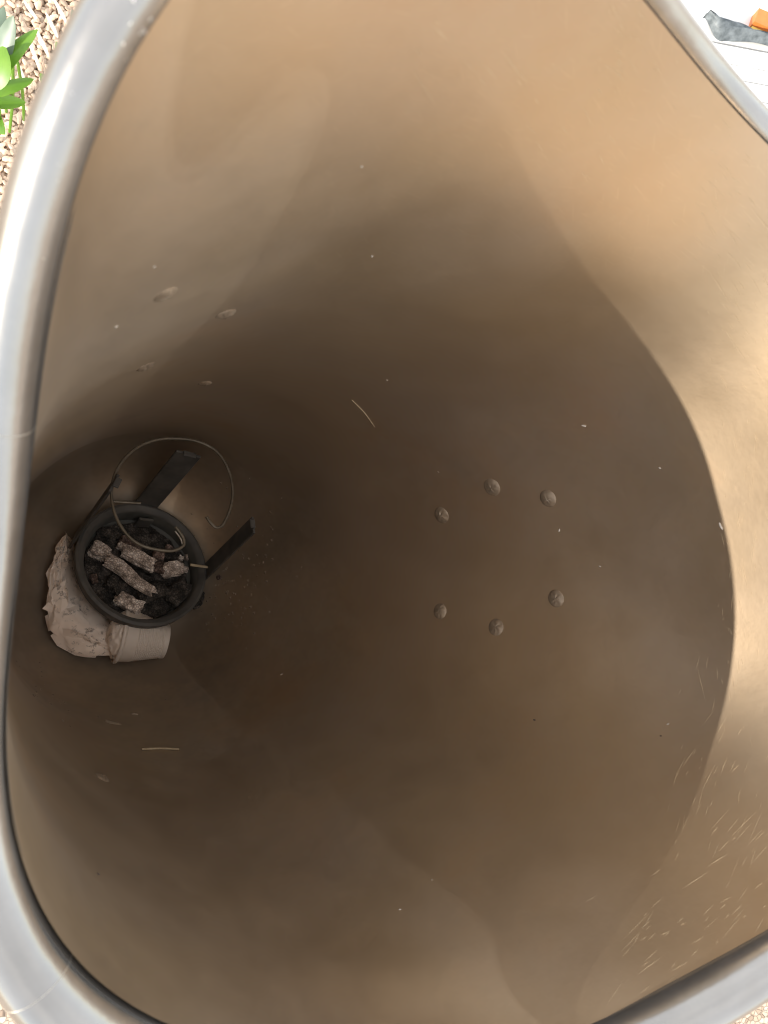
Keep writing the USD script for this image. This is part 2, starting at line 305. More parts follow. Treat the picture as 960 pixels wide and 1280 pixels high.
# make sure the inner side faces inward
if np.mean(np.sum(inner.face_normals * (inner.triangles_center - np.array([0, 0, -0.3])), 1)) > 0:
    inner = tri(W.reshape(-1, 3), grid_faces(NRW, NT, True))
vn = np.asarray(meshkit.arrays(inner, True)[2])
outer = trimesh.Trimesh(np.asarray(inner.vertices) - vn * 0.004, inner.faces[:, ::-1], process=False)
arc = np.cumsum(np.r_[0, np.linalg.norm(np.diff(W, axis=0), axis=-1).mean(1)])
UV = np.stack([np.broadcast_to(TH * 0.3, (NRW, NT)), np.broadcast_to(arc[:, None], (NRW, NT))], -1).reshape(-1, 2)

TRI = np.asarray(inner.triangles)
def on_wall(px):
    d = ray(px); a, b, c = TRI[:, 0], TRI[:, 1], TRI[:, 2]
    e1, e2 = b - a, c - a; p = np.cross(d, e2); det = np.sum(e1 * p, 1); det = np.where(np.abs(det) < 1e-14, 1e-14, det)
    s = EYE - a; u = np.sum(s * p, 1) / det; q = np.cross(s, e1); v = q @ d / det; t = np.sum(e2 * q, 1) / det
    ok = (u >= -1e-6) & (v >= -1e-6) & (u + v <= 1 + 1e-6) & (t > 0.05)
    ok &= np.asarray(inner.face_normals) @ d < 0
    k = np.where(ok)[0]
    if len(k) == 0: return None
    i = k[np.argmin(t[k])]
    return EYE + d * t[i], np.asarray(inner.face_normals)[i]

pot = thing('brass_pot', 'big dented brass pot with thick rolled silver rim, seen from above into its mouth', 'pot')
wall = obj('inner_wall', inner, None, pot, smooth=True)
usdkit_uv = UsdGeom.PrimvarsAPI(wall).CreatePrimvar('st', Sdf.ValueTypeNames.TexCoord2fArray, 'vertex')
usdkit_uv.Set(Vt.Vec2fArray.FromNumpy(UV.astype(np.float32)))
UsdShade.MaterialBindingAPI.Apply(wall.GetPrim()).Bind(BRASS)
obj('outer_shell', outer, SHELL, pot, smooth=True)
# the rolled rim, swelling slightly where it was hammered
EXTRA = RT * (0.06 + 0.42 * np.cos(TH - 3.75) + 0.45 * np.exp(-((TH - 3.8) / 0.42) ** 2) + 0.6 * np.exp(-((TH - 5.2) / 0.38) ** 2) + 0.012 * np.sin(5 * TH + 1) + 0.008 * np.sin(13 * TH))
RTV = RT + EXTRA
RIMC = OUT * (RRIM + RT)[:, None] + np.array([0, 0, 1.0]) * HZ[:, None]
TAN = np.roll(RIMC, -1, 0) - np.roll(RIMC, 1, 0); TAN /= np.linalg.norm(TAN, axis=1, keepdims=True)
nv_ = np.cross(TAN, EYE - RIMC); nv_ /= np.linalg.norm(nv_, axis=1, keepdims=True); nv_ *= np.where(np.sum(nv_ * OUT, 1) > 0, -1, 1)[:, None]
mv_ = np.cross(TAN, SUN); mv_ /= np.linalg.norm(mv_, axis=1, keepdims=True); mv_ *= np.where(mv_[:, 2] > 0, 1, -1)[:, None]
cnm = np.sum(nv_ * mv_, 1)
mp_ = mv_ - nv_ * cnm[:, None]; lp_ = np.linalg.norm(mp_, axis=1); mp_ /= lp_[:, None]
ws = smoothstep(RIMC @ SUN, -0.02, 0.05)
# the swelling goes outward and down, its lip stays in line
RIMC = RIMC - nv_ * EXTRA[:, None] - mp_ * (ws * np.clip(EXTRA * (1 - cnm) / np.maximum(lp_, .3), -.01, .01))[:, None]
obj('rim', tube(RIMC, RTV, 40, True), RIM, pot, smooth=True)
def rim_at(px):
    """nearest rim centre index to a pixel"""
    q = RIMC - EYE; x = 480 + F * (q @ RIGHT) / (q @ FWD); y = 640 + F * (q @ DOWN) / (q @ FWD)
    return int(np.argmin((x - px[0]) ** 2 + (y - px[1]) ** 2))
for px in ((55, 1215), (20, 520)):
    i = rim_at(px); idx = [(i + k) % NT for k in (-1, 0, 1)]
    t = unit(RIMC[idx[2]] - RIMC[idx[0]]); fr = frame(t)
    aa = np.arange(40) * 2 * PI / 40
    ring = RIMC[i] + (RTV[i] - 0.0003) * (np.cos(aa)[:, None] * fr[:, 0] + np.sin(aa)[:, None] * fr[:, 1])
    obj('weld_seam', tube(ring, 0.00042, 8, True), SEAM, pot, smooth=True)
# scuffs scraped into the rim
sc = []
for (cx, cy, n) in ((78, 215, 34), (45, 305, 36), (62, 245, 12), (176, 30, 14), (135, 58, 5), (100, 110, 4)):
    for k in range(n):
        px = (cx + rng.normal(0, 9), cy + rng.normal(0, 17))
        # point of the rim's surface under this pixel
        d = ray(px); dv = RIMC - EYE; tt_ = dv @ d; i = int(np.argmin(np.where(tt_ > 0, np.linalg.norm(dv - tt_[:, None] * d, axis=1), 9))); t0 = (RIMC[i] - EYE) @ d; off = EYE + d * t0 - RIMC[i]; ln = np.linalg.norm(off)
        if ln > RTV[i] * 0.95: continue
        p = EYE + d * (t0 - math.sqrt(RTV[i] ** 2 - ln ** 2)); nn = unit(p - RIMC[i])
        a = trimesh.creation.icosphere(1, 1.0); a.vertices *= [rng.uniform(.0005, .0020), rng.uniform(.00012, .00036), .00012]
        a.vertices *= 1 + 0.35 * rng.normal(size=(len(a.vertices), 1))
        w = unit(RIMC[(i + 1) % NT] - RIMC[i])
        sc.append(put(a, nn, p, w + 0.8 * rng.normal() * np.cross(nn, w)))
tag(obj('scuff', trimesh.util.concatenate(sc), SCUFF, pot, smooth=True), 'pale scraped scuff marks on the rim', kind='stuff')

# rivets
RIVETS = [(615, 609), (685, 623), (552, 644), (550, 764), (620, 784), (695, 748), (207, 368), (282, 392), (182, 458), (256, 479), (128, 972)]
pr = [(0, 0.0052), (0.003, 0.0049), (0.0062, 0.0038), (0.0088, 0.0021), (0.0102, 0.0004), (0.0106, -0.001)]
riv = lathe(pr[::-1], 20); riv = trimesh.Trimesh(riv.vertices, riv.faces, process=False)
if riv.face_normals[:, 2].mean() < 0: riv.invert()
for px in RIVETS:
    h = on_wall(px)
    if h is None: continue
    m = riv.copy(); m.vertices[:, 2] *= .8; m.vertices *= 1.0 if px[0] > 400 else 0.8; m.vertices[:, 2] += 0.0006 * rng.normal(size=len(m.vertices)) * (m.vertices[:, 2] > 0.0005)
    m.vertices *= rng.uniform(.92, 1.06) * np.array([1, 1, rng.uniform(.55, .75)])
    obj('rivet', put(m, h[1], h[0]), RIVET, pot, smooth=True)
# fine straight scratches in the polished band below the far rim
SCR = look('scratch', {'p': ('principled_bsdf', {'base_color': (0.60, 0.48, 0.31), 'metallic': 0.15, 'roughness': 0.4})}, [])
slv = []
for (cx, cy, sx, sy, n, ang) in ((800, 60, 45, 35, 34, 50), (905, 250, 35, 60, 42, 52), (925, 410, 22, 55, 34, 62), (930, 640, 18, 70, 32, 80), (925, 830, 22, 60, 34, 95),
                                 (890, 980, 35, 55, 44, 112), (930, 1080, 25, 50, 40, 128), (840, 1165, 45, 35, 34, 140), (560, 60, 60, 40, 10, 45), (700, 160, 50, 50, 12, 50)):
    for k in range(n):
        c = np.array([cx + rng.normal(0, sx), cy + rng.normal(0, sy)]); an = math.radians(ang + rng.normal(0, 8)); L = rng.gamma(1.4, 11.0) + 4
        h0, h1 = on_wall(c), on_wall(c + L * np.array([math.cos(an), math.sin(an)]))
        if h0 is None or h1 is None: continue
        p0, p1, n0 = h0[0], h1[0], h0[1]
        if np.linalg.norm(p1 - p0) > .06: continue
        w = np.cross(n0, unit(p1 - p0)) * rng.uniform(.00003, .00010); mid = (p0 + p1) / 2 + w * rng.normal(0, 1.5); e = n0 * .00035
        slv.append(trimesh.Trimesh([p0 + e, mid + w + e, p1 + e, mid - w + e, mid + n0 * .00055], [[0, 3, 4], [3, 2, 4], [2, 1, 4], [1, 0, 4]], process=False))
tag(obj('scratch', trimesh.util.concatenate(slv), SCR, pot, smooth=False), 'fine bright scratches in the polished band below the rim', kind='stuff')
GZ = (FC - NF * 0.03).min() if False else float((outer.vertices[:, 2]).min()) - 0.012
a = np.arange(40) * 2 * PI / 40
foot = np.vstack([FC - NF * 0.0055 + (np.cos(a)[:, None] * FF[:, 0] + np.sin(a)[:, None] * FF[:, 1]) * 0.125,
                  np.stack([FC[0] + 0.15 * np.cos(a), FC[1] + 0.15 * np.sin(a), np.full(40, GZ - 0.004)], 1)])
obj('base', trimesh.convex.convex_hull(foot), SHELL, pot, smooth=30)

# ------------------------------------------------------------------ outside: ground, gravel, paving
def ground_at(px, z=None):
    return on_plane(px, np.array([0, 0, GZ if z is None else z]), np.array([0, 0, 1.0]))
g = 60.0
obj_g = obj('ground', (np.array([[-g, -g, GZ - 0.02], [g, -g, GZ - 0.02], [g, g, GZ - 0.02], [-g, g, GZ - 0.02]]), np.array([[0, 1, 2, 3]])), SOIL, smooth=False)
tag(obj_g, kind='structure')
corner = np.array([ground_at(p) for p in ((-20, -20), (140, -20), (-20, 260))])
ctr = corner.mean(0)
pi = UsdGeom.PointInstancer.Define(stage, '/World/gravel')
protos = []
for k in range(6):
    m = trimesh.creation.icosphere(2, 1.0); d = meshkit.fbm(m.vertices * 1.6 + 9 * k, 2, k) - 0.5
    m.vertices *= (1 + 0.5 * d)[:, None]; m.vertices *= np.array([0.0066, 0.0038, 0.0032]) * [rng.uniform(.85, 1.2), rng.uniform(.85, 1.2), 1]
    p = usdkit.mesh(stage, f'/World/gravel/pebble_{k + 1:03d}', m, PEBBLE, smooth=True); protos.append(p.GetPath())
P, Q, S, ID = [], [], [], []
for layer in range(3):
    gx = np.arange(-0.6, 0.6, 0.0080)
    for x in gx:
        for y in gx:
            if x * x + y * y > 0.6 ** 2: continue
            px_, py_ = ctr[0] + x + rng.normal(0, .0025), ctr[1] + y + rng.normal(0, .003)
            if (px_ - FC[0]) ** 2 + (py_ - FC[1]) ** 2 < 0.16 ** 2: continue
            P.append((px_, py_, GZ - 0.022 + 0.006 * layer + rng.normal(0, .002)))
            q = rng.normal(size=3) * [0.25, 0.25, 3.0]
            an = np.linalg.norm(q); ax = q / an
            Q.append(Gf.Quath(math.cos(an / 2), *[float(v) for v in ax * math.sin(an / 2)]))
            S.append((rng.uniform(.7, 1.25),) * 3); ID.append(int(rng.integers(6)))
pi.CreatePrototypesRel().SetTargets(protos)
pi.CreatePositionsAttr(Vt.Vec3fArray.FromNumpy(np.array(P, np.float32)))
pi.CreateOrientationsAttr(Vt.QuathArray(Q)); pi.CreateScalesAttr(Vt.Vec3fArray.FromNumpy(np.array(S, np.float32)))
pi.CreateProtoIndicesAttr(Vt.IntArray(ID))
tag(pi, 'small tan pebbles covering the ground beside the pot', 'gravel', kind='stuff')

pav = tag(UsdGeom.Xform.Define(stage, '/World/paving'), kind='structure')
c0 = ground_at((962, 112)); ex = unit((ground_at((962, 92)) - ground_at((930, 86))) * [1, 1, 0]); ey = np.array([-ex[1], ex[0], 0])
obj('joint_bed', put(trimesh.creation.box([4.1, 2.9, 0.01]), [0, 0, 1], c0 + ey * 0.85 + ex * 1.35 + [0, 0, -0.0185], ex), JOINT, pav, smooth=False)
y0 = -0.6
for k, (wd, gp) in enumerate([(0.14, .004)] * 4 + [(0.028, 0.004), (0.022, 0.003), (0.030, 0.007), (0.17, 0.004)] + [(0.14, .004)] * 12):
    b = trimesh.creation.box([4.0, wd, 0.016]); b = put(b, [0, 0, 1], c0 + ey * (y0 + wd / 2) + ex * 1.35 + [0, 0, -0.006], ex)
    y0 += wd + gp
    obj('slab', b, SLAB, pav, smooth=False)
# grey wrapper and the orange block on the paving
up = np.array([0, 0, 1.0])
top = catmull([(876, 25), (893, 28), (915, 35), (940, 46), (966, 60)], 6); bot = catmull([(878, 27), (893, 49), (912, 53), (938, 57), (968, 62)], 6)
V = []
for i in range(len(top)):
    for j in range(9):
        s = j / 8; px = top[i] * (1 - s) + bot[i] * s
        hgt = 0.006 + 0.020 * math.sin(PI * s) + 0.004 * math.sin(s * 14 + i * .35)
        V.append(ground_at(px) + up * hgt)
m = tri(np.array(V), grid_faces(len(top), 9)); m2 = trimesh.Trimesh(np.array(V) - up * 0.0015, m.faces[:, ::-1], process=False)
tag(obj('wrapper', trimesh.util.concatenate([m, m2]), GREYFILM, smooth=True), 'grey glossy crinkled wrapper lying on the sunlit paving', 'wrapper')
blk = thing('orange_block', 'small orange block with a pale yellow edge beyond the grey wrapper', 'block')
p0, p1 = ground_at((936, 30)), ground_at((972, 46)); tx = unit(p1 - p0); w = np.cross(up, tx)
bb = trimesh.creation.box([np.linalg.norm(p1 - p0), 0.026, 0.022]); obj('block', put(bb, up, (p0 + p1) / 2 + up * 0.013, tx), ORANGE, blk, smooth=False)
bb = trimesh.creation.box([np.linalg.norm(p1 - p0) * .93, 0.008, 0.012]); obj('edge_strip', put(bb, up, (p0 + p1) / 2 - w * 0.0172 + up * 0.008, tx), YELLOW, blk, smooth=False)

# ------------------------------------------------------------------ plants at the left
def leaf_mesh(p0, p1, wid, bend, side, cup=0.15, n=12):
    ax = p1 - p0; L = np.linalg.norm(ax); ax = ax / L
    side = unit(side - ax * (side @ ax)); nn = np.cross(ax, side); V = []
    for i in range(n + 1):
        s = i / n; hw = wid * (math.sin(PI * min(1, s ** 0.8)) ** 0.6 if 0 < s < 1 else 0) + 0.0006
        c = p0 + ax * L * s + nn * bend * math.sin(PI * s)
        for j in range(-3, 4):
            u = j / 3; V.append(c + side * hw * u + nn * (cup * hw * u * u))
    f = tri(np.array(V), grid_faces(n + 1, 7)); b = trimesh.Trimesh(f.vertices - nn * 0.0006, f.faces[:, ::-1], process=False)
    return trimesh.util.concatenate([f, b])
def lift(px, z):
    return on_plane(px, np.array([0, 0, GZ + z]), np.array([0, 0, 1.0]))
plant = thing('leafy_plant', 'green plant with smooth paddle-shaped leaves growing beside the pot at upper left', 'plant')
stem0 = lift((-40, 130), 0.0); stem1 = lift((-18, 105), 0.26)
obj('stem', tube(catmull([stem0, (stem0 + stem1) / 2 + [.01, .01, 0], stem1], 5), 0.004, 8), LEAF, plant, smooth=True)
LV = [((-16, 108), .25, (47, 37), .29, .0105, LEAF), ((-20, 110), .25, (8, 60), .3, .016, LEAF), ((-18, 100), .25, (17, 20), .31, .0135, GREYLEAF), ((-16, 98), .25, (2, 32), .26, .0115, GREYLEAF),
      ((-20, 95), .24, (5, 8), .27, .011, GREYLEAF), ((-16, 118), .2, (42, 99), .2, .0085, LEAF), ((-18, 125), .18, (32, 128), .17, .009, LEAF), ((-16, 130), .16, (6, 168), .2, .011, LEAF),
      ((-18, 100), .2, (-6, 60), .27, .013, LEAF), ((-25, 120), .2, (-4, 150), .2, .012, LEAF)]
for (a0, z0, a1, z1, wd, mt) in LV:
    q0, q1 = lift(a0, z0), lift(a1, z1)
    sd = np.cross(q1 - q0, view * 0.8 + np.array([0.2, 0.3, 0.2]) * rng.uniform(-1, 1))
    obj('leaf', leaf_mesh(q0, q1, wd, rng.uniform(-.006, .01), sd), mt, plant, smooth=True)
for a0, z0, a1, z1 in (((12, 165), .02, (16, 82), .17), ((30, 150), .02, (22, 78), .18), ((8, 140), .05, (0, 95), .18)):
    obj('stalk', tube(catmull([lift(a0, z0), lift(((a0[0] + a1[0]) / 2 + 2, (a0[1] + a1[1]) / 2), (z0 + z1) / 2), lift(a1, z1)], 4), 0.0022, 6), LEAF, plant, smooth=True)
lp = thing('low_leafy_plant', 'low plant with a green leaf showing just behind the rim over the gravel', 'plant')
for a0, a1, z, mt in (((95, 95), (70, 52), .05, LEAF), ((110, 60), (90, 12), .06, GREYLEAF), ((105, 66), (98, 20), .05, GREYLEAF), ((75, 120), (50, 92), .04, LEAF)):
    q0, q1 = lift(a0, z), lift(a1, z + .02)
    obj('leaf', leaf_mesh(q0, q1, .009, .004, np.cross(q1 - q0, view)), mt, lp, smooth=True)
dry = thing('dry_grass', 'pale dry grass blades lying across the tan gravel', 'dry grass')
for k, (a0, a1) in enumerate((((72, 8), (90, 42)), ((63, 27), (78, 58)), ((50, 46), (67, 82)), ((42, 62), (55, 96)), ((18, 70), (38, 112)), ((36, 12), (52, 34)))):
    q0, q1 = ground_at(a0) + up * 0.02, ground_at(a1) + up * 0.02
    obj('blade', leaf_mesh(q0, q1, .0022, .006, np.cross(q1 - q0, up), 0.3), BLADE, dry, smooth=True)

# ------------------------------------------------------------------ the fire dish
DD = on_plane((180, 704), FC + NF * 0.062, NF)       # centre of the dish's mouth
DF = frame(UD, RIGHT)
def dish_pt(px, h=0.0):
    return on_plane(px, DD + UD * h, UD)
rim_px = [np.linalg.norm(dish_pt(p) - DD) for p in ((92, 690), (262, 742), (180, 633), (215, 780))]
DR = 0.965 * float(np.mean(rim_px[:3]))
dish = thing('fire_dish', 'round sooty black iron fire dish with upright flat bars at the bottom of the pot', 'fire dish')
prof = [(DR - .012, -.004), (DR - .010, 0), (DR - .004, .003), (DR, .001), (DR - .001, -.012), (DR * .93, -.026), (DR * .82, -.044), (DR * .6, -.054), (0.002, -.056)]
bowl_in = [(DR - .012, -.004), (DR - .016, -.014), (DR * .86, -.028), (DR * .7, -.038), (DR * .4, -.043), (.002, -.044)]
mo = lathe(prof, 64)
if np.mean(np.sum(mo.face_normals * mo.triangles_center, 1)) < 0: mo.invert()
mi = lathe(bowl_in, 64)
if mi.face_normals[:, 2].mean() < 0: mi.invert()
obj('bowl_outside', put(mo, UD, DD, RIGHT), IRON, dish, smooth=40)
obj('bowl_inside', put(mi, UD, DD, RIGHT), BOWL, dish, smooth=40)
def rbox(sx, sy, sz, b=.0008):
    m = trimesh.creation.box([sx - 2 * b, sy - 2 * b, sz - 2 * b]); pts = np.vstack([m.vertices + np.array(d) * b for d in ((1, 0, 0), (-1, 0, 0), (0, 1, 0), (0, -1, 0), (0, 0, 1), (0, 0, -1))])
    return trimesh.convex.convex_hull(pts)
BARS = [((183, 642), (236, 567), .036), ((256, 712), (317, 656), .026), ((106, 668), (143, 603), .03)]
for bpx, tpx, bw in BARS:
    b0 = dish_pt(bpx); rad = unit(b0 - DD); b0 = DD + rad * (DR + .0025)
    d = ray(tpx); tt = (b0 - EYE) @ d; best = EYE + d * tt
    # tip on its pixel's ray where that ray passes closest to the bar's axis
    w0 = EYE - b0; bq = d @ UD; s = ((w0 @ UD) - bq * (w0 @ d)) / (1 - bq * bq)
    tip = b0 + UD * s; L = max(.06, float(s)); axis = UD
    tip = EYE + d * ((tip - EYE) @ d); axis = unit(tip - b0); L = np.linalg.norm(tip - b0)
    bar = rbox(bw, .004, L + .03); tang = np.cross(UD, rad)
    bo = obj('bar', put(bar, axis, b0 + axis * (L / 2 - .015), tang), IRON, dish, smooth=25)
    tab = rbox(bw * .5, .008, .003); obj('bar_tab', put(tab, axis, b0 + axis * (L + .0025) - rad * .003, tang), IRON, str(bo.GetPath()), smooth=25)
# inner bracket of the dish
obj('bracket', put(rbox(.022, .004, .035), UD, dish_pt((178, 655), -.018), np.cross(UD, unit(dish_pt((178, 655)) - DD))), IRON, dish, smooth=25)
m = trimesh.creation.cylinder(DR * .80, .012, sections=48).subdivide().subdivide().subdivide()
m.vertices[:, 2] += (m.vertices[:, 2] > 0) * (meshkit.fbm(m.vertices * [70, 70, 0], 4, 5) - .4) * .016
bed = obj('ash_bed', put(m, UD, DD - UD * .034, RIGHT), COAL, smooth=30)
tag(bed, 'black charcoal dust and ash filling the bottom of the fire dish', 'ash', kind='stuff')

def lump(lx, ly, lz, seed, chain=None):
    m = trimesh.creation.box([2, 2, 2])
    for _ in range(4): m = m.subdivide()
    v = np.array(m.vertices); n = v / np.linalg.norm(v, axis=1, keepdims=True)
    v = v * .68 + n * .34
    v += n * ((meshkit.fbm(v * 1.3 + seed * 3.7, 4, seed) - .5) * 1.15)[:, None]
    v *= np.array([lx, ly, lz])
    if chain is not None: v[:, 1] += chain * np.tanh(v[:, 0] / lx * 2.2) * ly * 1.0
    m.vertices = v; return m
LUMPS = [((125, 689), 21, 17, 20, ASH, .010, 'squarish pale ashy charcoal lump at the left of the dish'),
 ((173, 698), 42, 14, 14, ASH, .016, 'long pinkish ashy charcoal stick in the middle, below the wire ring'),
 ((163, 720), 66, 13, 14, ASH, .020, 'longest bent ashy charcoal stick across the centre of the dish'),
 ((215, 712), 24, 16, -22, ASH, .014, 'bright wedge-shaped ashy lump at the right end of the charcoal sticks'),
 ((198, 695), 13, 11, 0, HALF, .012, 'small pinkish charcoal cube above the right end of the sticks'),
 ((199, 709), 12, 13, 0, HALF, .014, 'dull brown charcoal cube between the sticks and the bright wedge'),
 ((160, 754), 30, 16, 18, ASH, .010, 'grey flaky charcoal piece nearest the cup in the dish'),
 ((117, 724), 7, 11, -20, HALF, .006, 'thin grey charcoal flake by the left wall of the dish'),
 ((152, 683), 10, 8, 20, ASH, .008, 'little pale charcoal crumb above the long pinkish stick'),
 ((226, 698), 6, 5, 0, ASH, .010, 'tiny pale charcoal crumb right of the pinkish cube'),
 ((237, 697), 11, 7, -10, ASH, .008, 'oval pale crumb at the right edge of the dish by the twig'),
 ((231, 712), 7, 6, 0, ASH, .010, 'tiny crumb just right of the bright wedge-shaped lump'),
 ((211, 686), 9, 7, 0, HALF, .008, 'small grey crumb under the coil end of the wire ring'),
 ((163, 681), 26, 12, 20, HALF, .006, 'dark brown charcoal piece partly behind the wire ring'),
 ((178, 709), 34, 9, 12, COAL, .008, 'black charcoal stick lying between the two long ashy ones'),
 ((144, 734), 24, 16, 30, COAL, .006, 'dark brown-black charcoal lump left below the bent stick'),
 ((190, 742), 32, 18, -30, COAL, .008, 'black charcoal chunk below the end of the bent stick'),
 ((222, 742), 34, 20, -40, COAL, .008, 'large black charcoal chunk in the lower right of the dish'),
 ((245, 748), 20, 14, -60, COAL, .006, 'black charcoal chip against the lower right wall of the dish'),
 ((135, 668), 22, 12, 10, COAL, .004, 'black charcoal bit near the top left of the dish')]
for k, (px, lx, ly, an, mt, h, lab) in enumerate(LUMPS):
    p = dish_pt(px, -.030 + h); sc_ = np.linalg.norm(p - EYE) / F / 2
    t = RIGHT * math.cos(math.radians(an)) + DOWN * math.sin(math.radians(an))
    m = lump(lx * sc_, ly * sc_ * 1.08, max(.0045, ly * sc_ * .8), k + 1, chain=(-.75 if k == 2 else None))
    tag(obj('charcoal', put(m, UD, p, t), mt, smooth=40), lab, 'charcoal', None)
def stick(pts, r, mat, name, lab, cat, group=None):
    o = obj(name, tube(catmull(pts, 5), r, 7), mat, smooth=True); return tag(o, lab, cat, group)
stick([dish_pt((238, 706), .000), dish_pt((252, 708), .004), dish_pt((267, 710), .005)], .0022, STRAW, 'twig', 'short brown twig sticking out over the right edge of the fire dish', 'twig')
stick([dish_pt((219, 664), -.002), dish_pt((226, 674), -.002), dish_pt((229, 684), -.004)], .0012, FLECK, 'sliver', 'pale sliver leaning on the right inner wall of the fire dish', 'sliver')

# bail of wire, curled at one end
HN = unit(0.86 * view + 0.35 * UP_IMG); H0 = EYE + ray((214, 622)) * (np.linalg.norm(DD - EYE) - 0.11)
hoop = [(258, 646), (264, 655), (271, 660), (279, 655), (287, 636), (290, 615), (285, 590), (271, 567), (248, 554), (222, 550), (193, 552), (168, 563), (150, 581), (140, 602), (138, 626), (144, 650), (157, 671), (174, 684), (196, 690), (214, 691), (226, 685), (226, 676), (221, 668), (216, 662)]
hp = np.array([on_plane(p, H0, HN) + HN * (.012 * (i / len(hoop))) for i, p in enumerate(hoop)])
wr = thing('wire_handle', 'thin wire hoop with curled ends standing over the fire dish', 'wire hoop')
obj('hoop', tube(catmull(hp, 6), .0021, 8), WIRE, wr, smooth=True)
obj('cross_wire', tube(np.array([on_plane((139, 627), H0, HN), on_plane((157, 628), H0, HN) , on_plane((176, 629), H0, HN)]), .0016, 8), WIRE, wr, smooth=True)

# ------------------------------------------------------------------ plastic cup and crumpled tissue on the floor
def floor_pt(px, h=0.0):
    q = on_wall(px)
    return q[0] + unit(q[1] * 0.5 + NF * 0.5) * h
CR = 30.5 * np.linalg.norm(floor_pt((146, 799)) - EYE) / F
Cm = floor_pt((147, 799), CR + .002); Cb = floor_pt((206, 806), CR * .66 + .002)
cax = unit(Cb - Cm); CL = np.linalg.norm(Cb - Cm); BR = CR * .66
cp = [(CR * .985, -.001), (CR * 1.03, -.002), (CR * 1.06, 0), (CR * 1.04, .003), (CR * .99, .004), (CR * .985, .006), (CR * .955, .012), (CR * .95, .014), (CR * .93, .020)]
nr = 15
for i in range(nr * 4 + 1):
    s = i / (nr * 4); z = .020 + (CL - .026) * s; r = CR * .93 + (BR - CR * .93) * s
    cp.append((r + .00035 * math.sin(2 * PI * i / 4 + .4), z))
cp += [(BR, CL - .004), (BR * 1.02, CL - .002), (BR * .98, CL), (BR * .9, CL - .0005), (BR * .85, CL - .003), (.001, CL - .003)]
cm = lathe(cp, 56); 
ci = trimesh.Trimesh(cm.vertices * [.985, .985, 1.0] - [0, 0, .0003], cm.faces[:, ::-1], process=False)
tag(obj('plastic_cup', put(trimesh.util.concatenate([cm, ci]), cax, Cm, NF), CUP, smooth=50), 'ribbed white plastic cup lying on its side below the fire dish', 'cup')

plug = trimesh.creation.icosphere(4, 1.0)
plug.vertices *= (1 + .35 * (1 - np.abs(2 * meshkit.fbm(plug.vertices * 1.6, 3, 3) - 1) - .6))[:, None]; plug.vertices *= [CR * .86, CR * .86, CR * .55]
inn = catmull([(80, 664), (92, 680), (96, 705), (106, 728), (120, 746), (135, 759), (148, 769), (158, 776)], 8)
outp = catmull([(73, 672), (64, 694), (56, 716), (52, 742), (52, 768), (62, 795), (92, 822), (133, 828)], 8)
n = len(inn); nv = 26
V = []
for i in range(n):
    for j in range(nv):
        s = j / (nv - 1); px = inn[i] * (1 - s) + outp[i] * s
        u = i / (n - 1)
        q = np.array([u * 9, s * 3.2, 0.3])
        ridge = 1 - abs(2 * meshkit.noise(q * 1.0, 4) - 1); ridge2 = 1 - abs(2 * meshkit.noise(q * [2.2, 1.7, 1] + 5, 9) - 1); r3 = 1 - abs(2 * meshkit.noise(q * [1.2, 5, 1] + 11, 2) - 1)
        h = (.006 + .034 * math.sin(PI * s) ** .7 * (.45 + .55 * u)) + .010 * ridge * s + .006 * ridge2 * (.3 + s) + .006 * r3 * s - .004
        if u > .85: h = h * (1 - (u - .85) / .15 * .2) + (u - .85) / .15 * .01
        edge = (s > .93) * (meshkit.noise(np.array([u * 13, 3.0, 1.0]), 8) - .5) * 11
        px = px + np.array([-.8, .3]) * edge
        V.append(floor_pt(px, max(.002, h)))
sheet = tri(np.array(V), grid_faces(n, nv)); sb = trimesh.Trimesh(sheet.vertices - NF * .0009, sheet.faces[:, ::-1], process=False)
nap = thing('paper_napkin', 'crumpled stained paper napkin stuffed into the plastic cup and curled round the dish', 'napkin')
obj('sheet', trimesh.util.concatenate([sheet, sb]), PAPER, nap, smooth=28)
obj('wad', put(plug, cax, Cm + cax * CR * .12, NF), PAPER, nap, smooth=30)
def flap(px, hs):
    from scipy.spatial import Delaunay
    px = np.array(px, float); hs = np.array(hs, float); c = px.mean(0); pts = [c]; hh = [hs.mean() + .003]
    for a_, h_, b_, g_ in zip(px, hs, np.roll(px, -1, 0), np.roll(hs, -1)):
        for t in (0, .5): pts.append(a_ * (1 - t) + b_ * t); hh.append(h_ * (1 - t) + g_ * t + rng.normal(0, .0012))
        pts.append((a_ + c) / 2); hh.append((h_ + hs.mean()) / 2 + rng.normal(.001, .002))
    v = np.array([floor_pt(p, h) for p, h in zip(pts, hh)]); f = Delaunay(np.array(pts)).simplices
    top_ = trimesh.Trimesh(v, f, process=False); 
    return trimesh.util.concatenate([top_, trimesh.Trimesh(v - NF * .0009, f[:, ::-1], process=False)])
for pxs, hs in (([(55, 743), (73, 729), (79, 744), (80, 762), (68, 772), (58, 764)], [.036, .050, .052, .050, .044, .036]),
                ([(46, 765), (58, 750), (66, 768), (57, 771)], [.026, .040, .042, .03]),
                ([(54, 718), (66, 698), (74, 716), (70, 730), (60, 736)], [.012, .024, .034, .036, .02]),
                ([(53, 772), (58, 770), (64, 790), (58, 791)], [.012, .02, .02, .01]),
                ([(60, 797), (70, 790), (95, 803), (122, 812), (118, 826), (92, 822), (70, 809)], [.012, .034, .045, .05, .014, .010, .008]),
                ([(96, 806), (112, 806), (124, 815), (110, 816)], [.05, .056, .054, .048])):
    obj('fold', flap(pxs, hs), PAPER, nap, smooth=20)

